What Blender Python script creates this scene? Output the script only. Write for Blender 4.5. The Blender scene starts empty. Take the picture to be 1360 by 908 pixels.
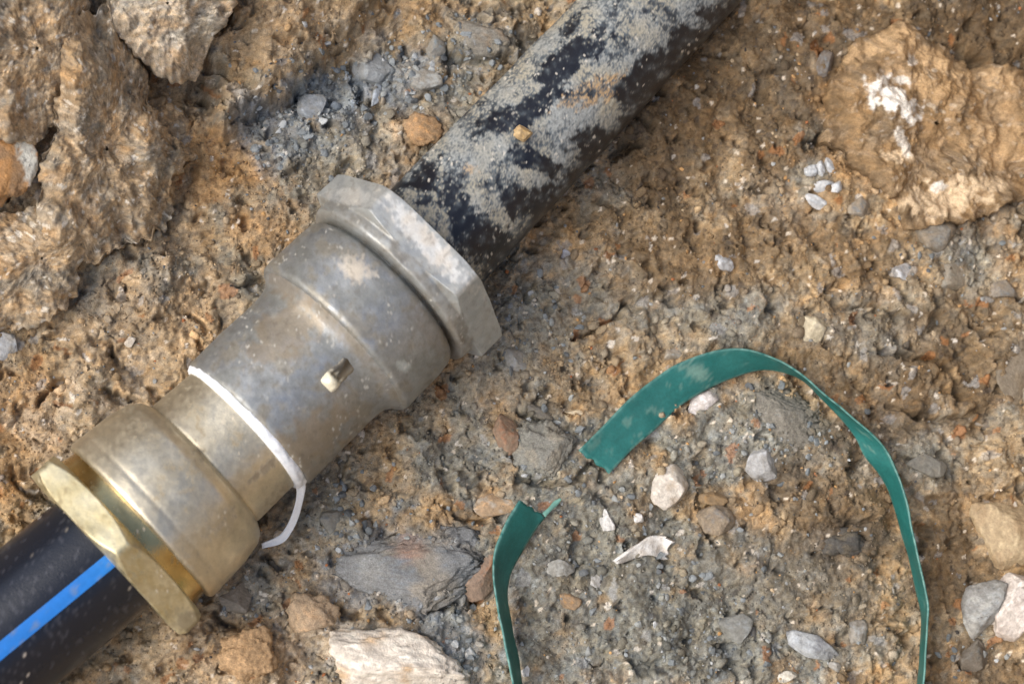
import bpy, math, random
import numpy as np
from mathutils import Vector

random.seed(7)
SC = bpy.context.scene
COL = SC.collection
U = 0.0002                 # metres per length unit (about one photo pixel at the trench bottom)

# ------------------------------------------------------------------ camera
TILT = math.radians(14.0); D = 2400.0
F = np.array([math.sin(TILT)*math.cos(math.radians(45)), math.sin(TILT)*math.sin(math.radians(45)), -math.cos(TILT)])
UP = np.array([0, 1.0, 0]); UP = UP - F*UP.dot(F); UP /= np.linalg.norm(UP)
RT = np.cross(F, UP)
CP = -F*D
cam = bpy.data.cameras.new("camera"); cam_o = bpy.data.objects.new("camera", cam); COL.objects.link(cam_o)
cam.sensor_width = 36; cam.lens = 36*D/1360.0; cam.clip_start = 0.01; cam.clip_end = 200
from mathutils import Matrix
m = Matrix(((RT[0], UP[0], -F[0], CP[0]*U), (RT[1], UP[1], -F[1], CP[1]*U), (RT[2], UP[2], -F[2], CP[2]*U), (0, 0, 0, 1)))
cam_o.matrix_world = m
SC.camera = cam_o
cam.dof.use_dof = True; cam.dof.focus_distance = D*U*0.97; cam.dof.aperture_fstop = 14.0

def at(px, py, z=0.0):
    d = F*D + RT*(px-680) - UP*(py-454)
    t = (z-CP[2])/d[2]
    return CP + d*t
def proj(P):
    q = np.asarray(P) - CP
    dep = q @ F
    return 680 + (q @ RT)/dep*D, 454 - (q @ UP)/dep*D
def pxscale(P):            # world length of one photo pixel at P
    return float((np.asarray(P)-CP) @ F)/D

# ------------------------------------------------------------------ daylight
SUN_EL, SUN_AZ = 44.0, 264.0      # azimuth clockwise from +Y
w = bpy.data.worlds.new("World"); SC.world = w; w.use_nodes = True
nt = w.node_tree; bg = nt.nodes['Background']
sky = nt.nodes.new('ShaderNodeTexSky'); sky.sky_type = 'NISHITA'; sky.sun_disc = False
sky.sun_elevation = math.radians(SUN_EL); sky.sun_rotation = math.radians(SUN_AZ)
sky.air_density = 1.0; sky.dust_density = 4.0; sky.ozone_density = 1.0
nt.links.new(sky.outputs[0], bg.inputs[0]); bg.inputs[1].default_value = 0.15
sun = bpy.data.lights.new("sun", 'SUN'); sun.energy = 1.15; sun.angle = math.radians(62); sun.color = (1.0, 0.985, 0.94)
so = bpy.data.objects.new("sun", sun); COL.objects.link(so)
e, a = math.radians(SUN_EL), math.radians(SUN_AZ)
sd = Vector((math.sin(a)*math.cos(e), math.cos(a)*math.cos(e), math.sin(e)))
so.rotation_euler = sd.to_track_quat('Z', 'Y').to_euler(); so.location = sd*3
SC.view_settings.view_transform = 'Standard'; SC.view_settings.look = 'None'
SC.view_settings.exposure = 0.62; SC.view_settings.gamma = 1.0

# ------------------------------------------------------------------ noise tools
def _hash(xi, yi, seed):
    h = (xi.astype(np.int64)*374761393 + yi.astype(np.int64)*668265263 + seed*2147001325) & 0xffffffff
    h = ((h ^ (h >> 13))*1274126177) & 0xffffffff
    h = ((h ^ (h >> 16))*2246822519) & 0xffffffff
    return h ^ (h >> 15)
def gnoise(x, y, seed):
    xi = np.floor(x); yi = np.floor(y); fx = x-xi; fy = y-yi
    ux = fx*fx*fx*(fx*(fx*6-15)+10); uy = fy*fy*fy*(fy*(fy*6-15)+10)
    def g(ox, oy):
        an = _hash(xi+ox, yi+oy, seed)*(2*math.pi/4294967296.0)
        return np.cos(an)*(fx-ox) + np.sin(an)*(fy-oy)
    a0 = g(0, 0); b0 = g(1, 0); c0 = g(0, 1); d0 = g(1, 1)
    return (a0*(1-ux)+b0*ux)*(1-uy) + (c0*(1-ux)+d0*ux)*uy
def fbm(x, y, size, octv, seed, gain=0.5):
    r = 0; amp = 1.0; f = 1.0/size
    for k in range(octv):
        r = r + amp*gnoise(x*f+17.3*k, y*f-9.1*k, seed+k); amp *= gain; f *= 2.03
    return r*1.5
def cells(x, y, size, seed, rmin=0.45, rmax=0.8):
    """crumbs: union of round grains on a jittered grid -> height 0..1, three random numbers of the winning grain"""
    gx = x/size; gy = y/size; xi = np.floor(gx); yi = np.floor(gy)
    best = np.zeros_like(gx); bid = np.zeros(gx.shape, dtype=np.int64)
    for ox in (-1, 0, 1):
        for oy in (-1, 0, 1):
            h = _hash(xi+ox, yi+oy, seed)
            jx = (h & 1023)/1023.0; jy = ((h >> 10) & 1023)/1023.0; jr = ((h >> 20) & 1023)/1023.0
            r = rmin + (rmax-rmin)*jr
            dx = gx-(xi+ox+jx); dy = gy-(yi+oy+jy)
            an = jr*6.28; ca = np.cos(an); sa = np.sin(an); el = 1.0 + 0.6*jy
            d2 = (dx*ca+dy*sa)**2*el + (dy*ca-dx*sa)**2/el
            hh = np.sqrt(np.maximum(0, r*r-d2))*(0.6+0.5*jx)/rmax
            w_ = hh > best
            best = np.where(w_, hh, best); bid = np.where(w_, h, bid)
    b2 = (bid*2654435761) & 0xffffffff
    return best, (b2 & 1023)/1023.0, ((b2 >> 10) & 1023)/1023.0, ((b2 >> 20) & 1023)/1023.0
def sstep(a_, b_, v):
    t = np.clip((v-a_)/(b_-a_), 0, 1); return t*t*(3-2*t)
def poly_sdf(x, y, pts):
    d = np.full(x.shape, 1e18); s = np.ones(x.shape); n = len(pts); j = n-1
    for i in range(n):
        ax, ay = pts[i]; bx, by = pts[j]
        ex, ey = bx-ax, by-ay; wx = x-ax; wy = y-ay
        c = np.clip((wx*ex+wy*ey)/(ex*ex+ey*ey), 0, 1)
        d = np.minimum(d, (wx-ex*c)**2 + (wy-ey*c)**2)
        c1 = y >= ay; c2 = y < by; c3 = ex*wy > ey*wx
        flip = (c1 & c2 & c3) | (~c1 & ~c2 & ~c3)
        s = np.where(flip, -s, s); j = i
    return -s*np.sqrt(d)          # positive inside
def line_dist(x, y, pts):
    d = np.full(x.shape, 1e18)
    for (ax, ay), (bx, by) in zip(pts[:-1], pts[1:]):
        ex, ey = bx-ax, by-ay
        c = np.clip(((x-ax)*ex+(y-ay)*ey)/(ex*ex+ey*ey+1e-9), 0, 1)
        d = np.minimum(d, (x-ax-ex*c)**2 + (y-ay-ey*c)**2)
    return np.sqrt(d)
def lin(r, g, b):                # sRGB 0-255 -> linear
    f = lambda c: (c/255/12.92) if c <= 10 else ((c/255+0.055)/1.055)**2.4
    return np.array([f(r), f(g), f(b)])

# ------------------------------------------------------------------ object tools
def link(o): COL.objects.link(o); return o
def mesh_np(name, verts, faces, mat=None, col=None, extra=None, parent=None, smooth=True, loc=None):
    """verts (n,3) in length units (world); loc moves the origin there"""
    verts = np.asarray(verts, dtype=np.float64)
    L = np.zeros(3) if loc is None else np.asarray(loc, dtype=np.float64)
    v = ((verts-L)*U).astype(np.float32)
    me = bpy.data.meshes.new(name)
    faces = np.asarray(faces, dtype=np.int32); n, k = faces.shape
    me.vertices.add(len(v)); me.vertices.foreach_set('co', v.ravel())
    me.loops.add(n*k); me.loops.foreach_set('vertex_index', faces.ravel())
    me.polygons.add(n)
    me.polygons.foreach_set('loop_start', np.arange(0, n*k, k, dtype=np.int32))
    me.update(calc_edges=True)
    me.polygons.foreach_set('use_smooth', np.full(n, smooth, dtype=bool))
    if col is not None:
        ca = me.attributes.new('Col', 'FLOAT_COLOR', 'POINT')
        c4 = np.ones((len(v), 4), dtype=np.float32); c4[:, :3] = np.clip(col, 0, 1); ca.data.foreach_set('color', c4.ravel())
    if extra is not None:
        for nm, arr in extra.items():
            fa = me.attributes.new(nm, 'FLOAT', 'POINT'); fa.data.foreach_set('value', np.asarray(arr, dtype=np.float32).ravel())
    if mat: me.materials.append(mat)
    o = bpy.data.objects.new(name, me); link(o)
    o.location = tuple(L*U)
    if parent is not None:
        o.parent = parent
        o.location = tuple(L*U - np.array(parent.location))
    return o
def tag(o, label=None, cat=None, group=None, kind=None):
    if label: o['label'] = label
    if cat: o['category'] = cat
    if group: o['group'] = group
    if kind: o['kind'] = kind
    return o
def empty(name, P):
    o = bpy.data.objects.new(name, None); o.empty_display_size = 0.01; o.location = tuple(np.asarray(P)*U); return link(o)

# ------------------------------------------------------------------ materials
def material(name, rough=0.85, spec=0.3, metal=0.0, grain=((3.0, 0.25),), bump=((2.5, 0.5),), attr_rough=None, attr_metal=None, sheen=0):
    ma = bpy.data.materials.new(name); ma.use_nodes = True
    t = ma.node_tree; N = t.nodes; Lk = t.links; p = N['Principled BSDF']
    at_ = N.new('ShaderNodeAttribute'); at_.attribute_name = 'Col'
    tc = N.new('ShaderNodeTexCoord')
    cur = at_.outputs['Color']
    for size, amt in grain:
        nz = N.new('ShaderNodeTexNoise'); nz.inputs['Scale'].default_value = 1/(size*U); nz.inputs['Detail'].default_value = 3
        Lk.new(tc.outputs['Object'], nz.inputs['Vector'])
        mr = N.new('ShaderNodeMapRange'); mr.inputs['From Min'].default_value = 0.3; mr.inputs['From Max'].default_value = 0.7
        mr.inputs['To Min'].default_value = 1-amt; mr.inputs['To Max'].default_value = 1+amt
        Lk.new(nz.outputs['Fac'], mr.inputs['Value'])
        vm = N.new('ShaderNodeVectorMath'); vm.operation = 'SCALE'
        Lk.new(cur, vm.inputs[0]); Lk.new(mr.outputs['Result'], vm.inputs['Scale']); cur = vm.outputs['Vector']
    Lk.new(cur, p.inputs['Base Color'])
    p.inputs['Roughness'].default_value = rough; p.inputs['Metallic'].default_value = metal
    p.inputs['Specular IOR Level'].default_value = spec
    if attr_rough:
        ar = N.new('ShaderNodeAttribute'); ar.attribute_name = attr_rough; Lk.new(ar.outputs['Fac'], p.inputs['Roughness'])
    if attr_metal:
        ar = N.new('ShaderNodeAttribute'); ar.attribute_name = attr_metal; Lk.new(ar.outputs['Fac'], p.inputs['Metallic'])
    nrm = None
    for size, dist in bump:
        nz = N.new('ShaderNodeTexNoise'); nz.inputs['Scale'].default_value = 1/(size*U); nz.inputs['Detail'].default_value = 2
        Lk.new(tc.outputs['Object'], nz.inputs['Vector'])
        b = N.new('ShaderNodeBump'); b.inputs['Strength'].default_value = 1.0; b.inputs['Distance'].default_value = dist*U
        Lk.new(nz.outputs['Fac'], b.inputs['Height'])
        if nrm: Lk.new(nrm, b.inputs['Normal'])
        nrm = b.outputs['Normal']
    if nrm: Lk.new(nrm, p.inputs['Normal'])
    return ma
M_SOIL = material('soil', 0.85, 0.25, grain=((1.7, 0.26), (4.5, 0.16)), bump=((1.8, 0.7), (4.0, 0.6)))
M_STONE = material('stone', 0.7, 0.35, grain=((3.0, 0.14), (9, 0.12)), bump=((2.6, 0.9), (9, 1.5)))
M_PIPE = material('black_plastic', 0.4, 0.4, grain=((2.0, 0.1),), bump=((2.2, 0.25),), attr_rough='Rough')
M_STRIPE = material('blue_plastic', 0.42, 0.4, grain=((6.0, 0.06),), bump=((5, 0.1),))
M_METAL = material('metal', 0.4, 0.5, grain=((3.0, 0.06), (14, 0.06)), bump=((2.0, 0.2), (24, 0.10)), attr_rough='Rough', attr_metal='Metal')
M_STRAP = material('green_plastic', 0.5, 0.4, grain=((4.0, 0.1), (25, 0.1)), bump=((3, 0.25),))
M_TAPE = material('white_tape', 0.6, 0.3, grain=((4, 0.05),), bump=((3, 0.5),))

TAN = lin(159, 139, 109); ORANGE = lin(167, 134, 93); GREY = lin(127, 127, 118); BLUEGREY = lin(128, 135, 138)
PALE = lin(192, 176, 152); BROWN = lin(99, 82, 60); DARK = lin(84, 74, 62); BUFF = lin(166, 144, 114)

# ------------------------------------------------------------------ ground: one sheet, trench floor, walls and land around
STEP = 1.9
def axis(lo, hi):
    core = np.arange(lo, hi+0.1, STEP)
    out = []; x = STEP; p = 0
    while p < 40000: x *= 1.13; p += x; out.append(p)
    out = np.array(out)
    return np.concatenate([core[0]-out[::-1], core, core[-1]+out]), len(out), len(core)
gx, offx, ncx = axis(-840, 860)
gy, offy, ncy = axis(-590, 640)
GX, GY = np.meshgrid(gx, gy)
sx = np.gradient(gx); sy = np.gradient(gy)
SP = np.maximum(*np.meshgrid(sx, sy))
def fade(size): return np.clip(1.6 - SP/size*1.2, 0, 1)

wx = fbm(GX, GY, 70, 3, 11)*16 + fbm(GX, GY, 14, 2, 12)*5
wy = fbm(GX, GY, 70, 3, 21)*16 + fbm(GX, GY, 14, 2, 22)*5
X = GX+wx; Y = GY+wy
S_ = (GX+GY)*0.70711; T_ = (GX-GY)*0.70711         # along / across the trench
big = fbm(GX, GY, 260, 2, 31)
fl = -455 - T_ + 55*big
hw = 0.55*np.log1p(np.exp(np.clip(fl/30, -30, 30)))*30
hw = np.where(fl > 900, 0.55*900, np.minimum(hw, 0.55*900))
hw = np.minimum(hw + 1.4*np.clip(-T_-950, 0, 700), 560+20*big)  # unseen upper part of the left wall kept low to let light in
fr = T_ - 740 + 50*big
hr = 0.35*np.log1p(np.exp(np.clip(fr/40, -30, 30)))*40
hr = np.minimum(hr, 120) + 3.0*np.clip(T_-830, 0, 700)  # unseen right wall, steepened and raised to block sky light
fe = S_ - 860 + 60*big
he = 0.5*np.log1p(np.exp(np.clip(fe/40, -30, 30)))*40
he = np.minimum(he, 160) + 3.0*np.clip(S_-930, 0, 700)  # unseen end wall, added and steepened to darken the far right
H = np.minimum(np.maximum(np.maximum(hw, hr), he) + 0.25*np.minimum(hw, he), 1800 + 30*big)
H += fbm(GX, GY, 230, 2, 41)*9 + fbm(GX, GY, 80, 3, 43)*11 + (0.5-np.abs(fbm(X, Y, 95, 3, 45)))*11

LUMPS = [  # outline in photo pixels, height of the spot, added height, softness
    ([(302,20),(335,-60),(520,-60),(475,28),(425,80),(370,122),(300,135),(258,100)], 90, 34, 16),
    ([(140,342),(212,330),(240,398),(196,440),(160,462),(100,462),(90,424)], 10, 14, 7),
    ([(52,482),(130,462),(182,502),(200,540),(120,566),(86,530)], 5, 13, 6),
    ([(1292,430),(1440,380),(1440,640),(1336,640),(1284,560)], 10, 22, 10),
    ([(286,846),(330,832),(372,842),(368,950),(210,960),(230,900)], 0, 16, 6),
    ([(380,830),(420,800),(452,812),(440,846),(400,850)], 0, 13, 5),
    ([(596,38),(640,24),(684,38),(690,66),(646,82),(602,74)], 0, 22, 5),
    ([(760,448),(826,410),(860,420),(880,470),(800,486)], 0, 9, 4),
    ([(640,560),(690,545),(700,590),(672,620),(644,600)], 0, 8, 4),
    ([(1090,360),(1180,372),(1280,410),(1260,430),(1160,404),(1096,392)], 0, 9, 4),
    ([(1120,560),(1190,560),(1270,600),(1260,660),(1170,640)], 0, 9, 6),
]
for pts, z, dh, soft in LUMPS:
    wp = [at(px, py, z)[:2] for px, py in pts]
    xs = [p_[0] for p_ in wp]; ys = [p_[1] for p_ in wp]
    ix = np.where((gx > min(xs)-60) & (gx < max(xs)+60))[0]; iy = np.where((gy > min(ys)-60) & (gy < max(ys)+60))[0]
    sl = np.s_[iy[0]:iy[-1]+1, ix[0]:ix[-1]+1]
    s = poly_sdf(X[sl], Y[sl], wp)
    if z >= 60: dh *= 1.55
    H[sl] += dh*sstep(-soft, soft, s)*(0.75+0.25*sstep(0, 60, s))
CRACKS = [([(762,448),(800,432),(836,404)],2.6,11),([(690,640),(720,646),(760,640),(790,620)],3,9),([(206,268),(214,240),(226,214)],5,10),
          ([(60,528),(72,520),(82,512)],4.5,14),([(560,815),(590,806),(610,800)],4,12),([(450,812),(478,818)],4,12),([(820,210),(834,202),(846,196)],6,14),
          ([(1170,470),(1200,470),(1214,480)],4,10),([(1140,500),(1160,540),(1150,566)],2.5,6),([(1060,500),(1068,524),(1060,540)],6,10),
          ([(120,455),(142,460),(150,470)],4,9),([(596,70),(616,80),(680,76)],5,10),([(640,270),(700,250)],2,4),([(1084,180),(1090,190)],5,12),
          ([(1280,60),(1300,90)],8,12),([(636,800),(622,776),(634,744)],5,14),([(1000,520),(1010,560)],2.5,6),([(1180,536),(1240,560),(1290,548)],3,8),
          ([(1090,392),(1130,404),(1190,420)],2.5,7),([(735,520),(700,548)],3,7),([(880,520),(840,560)],2,5),([(1300,660),(1330,650)],4,9),([(1090,70),(1100,60)],6,10),([(284,808),(300,824),(316,832)],4,12),([(350,742),(366,760)],4,12),([(470,640),(480,650),(500,642)],3,9),([(700,300),(716,286)],4,12),([(770,230),(780,222)],4,10),([(690,540),(716,556),(740,580)],3,10),([(1060,190),(1084,186)],3,10),([(1180,380),(1210,400)],3,8),([(1220,480),(1260,500),(1276,530)],4,12),([(1160,690),(1120,700)],3,8),([(930,700),(950,720)],3,8),([(600,690),(640,700)],3,9),([(1190,600),(1206,610)],3,8),([(20,640),(60,660)],4,10),([(260,420),(276,440)],4,10),([(320,380),(345,370)],4,10),([(160,340),(176,352)],4,10),([(140,520),(180,540)],4,10),([(330,160),(360,150),(400,130)],5,14),([(470,90),(480,130)],4,10),([(1340,640),(1360,660)],5,10),([(880,700),(900,690)],3,7),([(1290,430),(1310,450)],4,10),([(1180,830),(1200,850)],3,8),([(100,10),(82,90),(40,160)],14,8),([(190,55),(215,95),(268,92)],26,60),([(270,90),(330,50)],16,34),([(290,150),(370,128),(430,88),(485,30)],17,17),([(216,270),(230,230),(250,195)],12,16)]
zc_ = 120
for pts, wd, dp in CRACKS:
    wp = [at(px, py, zc_ if wd > 9 else 0)[:2] for px, py in pts]
    xs = [p_[0] for p_ in wp]; ys = [p_[1] for p_ in wp]
    ix = np.where((gx > min(xs)-70) & (gx < max(xs)+70))[0]; iy = np.where((gy > min(ys)-70) & (gy < max(ys)+70))[0]
    sl = np.s_[iy[0]:iy[-1]+1, ix[0]:ix[-1]+1]
    if wd > 9: H[sl] -= dp*sstep(wd*2.2, 0, line_dist(GX[sl]+wx[sl], GY[sl]+wy[sl], [at(px, py, zc_)[:2] for px, py in pts])); continue
    d = line_dist(GX[sl]+0.6*wx[sl], GY[sl]+0.6*wy[sl], wp)
    H[sl] -= 1.8*dp*sstep(wd*1.9, 0.3, d)

# crumbly relief at several sizes
Hm = H.copy()                                   # lay the grain along the slope, not straight down through it
GXs, GYs = GX - 0.65*Hm*np.clip(-T_/300, 0, 1), GY + 0.65*Hm*np.clip(-T_/300, 0, 1)
X = GXs+wx; Y = GYs+wy
rough_zone = np.clip(0.72 + 1.1*fbm(GX, GY, 170, 2, 51) - 0.25*sstep(-100, 300, GX), 0.22, 1.5)
c0, a0, b0, e0 = cells(X, Y, 64, 60); c1, a1, b1, e1 = cells(X, Y, 30, 61)
c2, a2, b2, e2 = cells(GXs+wx*0.6, GYs+wy*0.6, 13, 62, 0.35, 0.8)
c3, a3, b3, e3 = cells(GXs+wx*0.3, GYs+wy*0.3, 6.5, 63, 0.4, 0.85); c4, a4, b4, e4 = cells(GXs, GYs, 3.9, 64, 0.4, 0.9)
rid = 1-np.abs(fbm(GXs, GYs, 55, 3, 71))*2.2
pits = 1.5*sstep(0.42, 0.75, fbm(GXs, GYs, 34, 3, 73))
crk = sstep(0.90, 1.0, rid)*sstep(0.0, 0.4, fbm(GXs, GYs, 150, 2, 75))
H += (c0*10*(a0-0.2)*fade(64) + c1*5.0*(a1-0.15)*fade(30) + c2*2.6*(0.3+0.7*a2)*fade(13)*sstep(0.25, 0.6, b2))*rough_zone
H += c3*1.3*fade(6.5)*(0.3+0.7*rough_zone) + c4*1.5*fade(4) - pits*9*fade(30) - crk*9*fade(20)
H += fbm(GXs, GYs, 9, 2, 77)*1.6*fade(9)

# soil patches: orange sand, grey clay, buff; painted paler left, darker right for light falloff
PXg, PYg = proj(np.stack([GX, GY, np.maximum(H, -50)], -1))
col = np.empty(GX.shape+(3,)); col[:] = TAN
def blend(mask, c):
    global col
    col = col*(1-mask[..., None]) + np.asarray(c)*mask[..., None]
blend(sstep(-0.25, 0.5, fbm(GX, GY, 190, 4, 81))*0.65, GREY)
blend(sstep(0.1, 0.6, fbm(GX, GY, 130, 4, 83))*0.4, ORANGE)
blend(sstep(0.15, 0.5, fbm(GX, GY, 26, 4, 85))*0.35, ORANGE*0.92); blend(sstep(0.15, 0.5, fbm(GX, GY, 22, 4, 87))*0.4, GREY)
REG = [((150,190),170,170,BUFF,.9),((400,40),110,60,BUFF,.6),((180,440),140,110,BUFF,.7),((290,225),65,70,ORANGE,.95),((20,570),70,100,ORANGE,.8),((355,300),60,40,ORANGE,.6),
       ((560,180),55,40,ORANGE,.85),((500,200),60,40,PALE,.5),((300,870),110,60,ORANGE,.55),((410,840),70,60,PALE,.6),((120,560),130,60,PALE,.45),((260,420),90,80,BUFF,.6),((230,880),80,50,PALE,.5),((370,170),70,55,BLUEGREY,.75),((430,130),60,45,BLUEGREY,.85),
       ((530,100),80,45,BLUEGREY,.7),((480,200),80,40,GREY,.6),((640,60),70,50,GREY,.7),((590,160),60,70,GREY,.6),((720,420),90,60,GREY,.6),((680,500),90,60,GREY,.6),((620,600),80,80,GREY,.6),
       ((545,765),150,75,BLUEGREY,.7),((720,610),80,60,GREY,.9),((600,860),90,60,BLUEGREY,.7),((800,750),190,170,GREY*.92,.9),((930,860),190,90,GREY,.85),((1000,580),130,80,GREY,.9),((600,620),90,60,GREY,.6),
       ((950,420),110,50,GREY,.6),((1010,250),70,40,GREY,.5),((880,170),90,140,BROWN*1.15,.85),((1020,120),170,130,BROWN*1.05,.8),((900,330),130,80,BROWN*1.2,.6),((1000,320),130,60,BROWN*1.2,.5),((1150,340),100,50,BROWN*1.15,.6),((1150,460),150,60,BROWN,.5),((1200,170),130,130,ORANGE,.7),((1320,50),170,110,BROWN*.85,.95),((1140,50),130,70,BROWN*1.1,.7),  # BROWN: brown soil, with shade painted into the right side
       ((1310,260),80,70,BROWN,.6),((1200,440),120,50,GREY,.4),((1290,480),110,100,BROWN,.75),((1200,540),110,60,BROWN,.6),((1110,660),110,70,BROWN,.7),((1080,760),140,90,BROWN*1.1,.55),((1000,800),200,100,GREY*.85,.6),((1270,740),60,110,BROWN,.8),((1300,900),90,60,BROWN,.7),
       ((440,690),50,50,GREY,.7),((330,790),50,40,GREY,.7),((230,880),60,50,TAN,.7),((1120,720),50,40,DARK,.6),((1230,610),50,35,GREY,.7),((1070,600),40,40,DARK,.35),((760,370),50,30,GREY,.5),((1290,340),60,40,GREY,.5)]
nw = fbm(GX, GY, 48, 4, 91)
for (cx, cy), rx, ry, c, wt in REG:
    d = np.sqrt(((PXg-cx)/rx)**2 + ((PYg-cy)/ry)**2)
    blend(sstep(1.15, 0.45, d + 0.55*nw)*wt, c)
def tint(rnd, rnd2, cover, amt):
    """each crumb has its own colour"""
    global col
    k = (1 + amt*(rnd-0.5)*2*cover)[..., None]
    warm = ((rnd2-0.5)*0.30*amt*2*cover)[..., None]
    col = col*k*np.concatenate([1+warm*0.7, 1+warm*0.05, 1-warm], -1)
tint(a1, b1, np.minimum(c1*2, 1)*fade(30), 0.16); tint(e2, b2, np.minimum(c2*2, 1)*fade(13), 0.22)
tint(a3, b3, np.minimum(c3*2, 1)*fade(6.5), 0.19); tint(a4, b4, np.minimum(c4*2, 1)*fade(4), 0.22)
blend(((e3 > 0.992) & (c3 > 0.25))*0.7*fade(6), lin(214, 208, 196)); blend(((e3 < 0.03) & (c3 > 0.2))*0.5*fade(6), lin(70, 64, 60))
blend(((e4 > 0.99) & (c4 > 0.2))*0.7*fade(4), lin(228, 216, 196)); blend(((e4 < 0.06) & (c4 > 0.2))*0.5*fade(4), lin(66, 58, 52))
blend(((e2 > 0.965) & (c2 > 0.3))*0.5*fade(9), lin(150, 152, 152)); blend(((e2 < 0.03) & (c2 > 0.3))*0.4*fade(9), lin(178, 118, 66))

NY, NX = GX.shape
idx = np.arange(NX*NY, dtype=np.int32).reshape(NY, NX)
fc = np.stack([idx[:-1, :-1], idx[:-1, 1:], idx[1:, 1:], idx[1:, :-1]], -1).reshape(-1, 4)
vx = GX + fbm(GX, GY, 16, 2, 93)*2.2*fade(9); vy = GY + fbm(GX, GY, 16, 2, 95)*2.2*fade(9)
g = mesh_np('ground', np.stack([vx, vy, H], -1).reshape(-1, 3), fc, M_SOIL, col.reshape(-1, 3))
tag(g, 'crumbly tan, orange and grey clay soil of the trench floor and wall', kind='structure')
x0c, y0c = gx[offx], gy[offy]
Hc = H[offy:offy+ncy, offx:offx+ncx]
def hgt(x, y):
    i = np.clip(((np.asarray(x)-x0c)/STEP).astype(int) if isinstance(x, np.ndarray) else int((x-x0c)/STEP), 0, ncx-1)
    j = np.clip(((np.asarray(y)-y0c)/STEP).astype(int) if isinstance(y, np.ndarray) else int((y-y0c)/STEP), 0, ncy-1)
    return Hc[j, i]
def ground_at(px, py, lift=0.0, it=6):
    """where the line of sight through a photo pixel meets the soil"""
    z = 0.0
    for _ in range(it):
        P = at(px, py, z); z = 0.5*z + 0.5*(float(hgt(P[0], P[1]))+lift)
    return at(px, py, z)

# ------------------------------------------------------------------ broken ledges of the trench wall, undercut on the pipe side
def soil_tints(x, y, base, seed):
    c = np.ones(x.shape+(1,))*base
    c = mixc(sstep(-0.1, 0.5, fbm(x, y, 60, 4, seed))*0.5, c, GREY*1.05); c = mixc(sstep(0.1, 0.6, fbm(x, y, 45, 4, seed+3))*0.55, c, ORANGE)
    c = mixc(sstep(0.15, 0.5, fbm(x, y, 20, 4, seed+5))*0.4, c, PALE)
    for sz, am in ((13, .16), (6.5, .24), (3.9, .26)):
        cc, r1, r2, r3 = cells(x, y, sz, seed+int(sz)); k_ = np.minimum(cc*2, 1)
        c = c*(1+am*(r1-.5)*2*k_)[..., None]; wv = ((r2-.5)*.3*am*2*k_)[..., None]; c = c*np.concatenate([1+wv*.7, 1+wv*.05, 1-wv], -1)
        if sz < 7: c = mixc(((r3 > .97) & (cc > .2))*0.7, c, lin(216, 208, 192)); c = mixc(((r3 < .05) & (cc > .2))*0.5, c, lin(70, 62, 54))
    return c
def mixc(m_, a_, b_): return np.asarray(a_)*(1-m_[..., None]) + np.asarray(b_)*m_[..., None]
Hs = Hm[offy:offy+ncy, offx:offx+ncx]
def hmac(x, y):
    i = np.clip(((x-x0c)/STEP).astype(int), 0, ncx-1); j = np.clip(((y-y0c)/STEP).astype(int), 0, ncy-1)
    return Hs[j, i]
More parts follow.
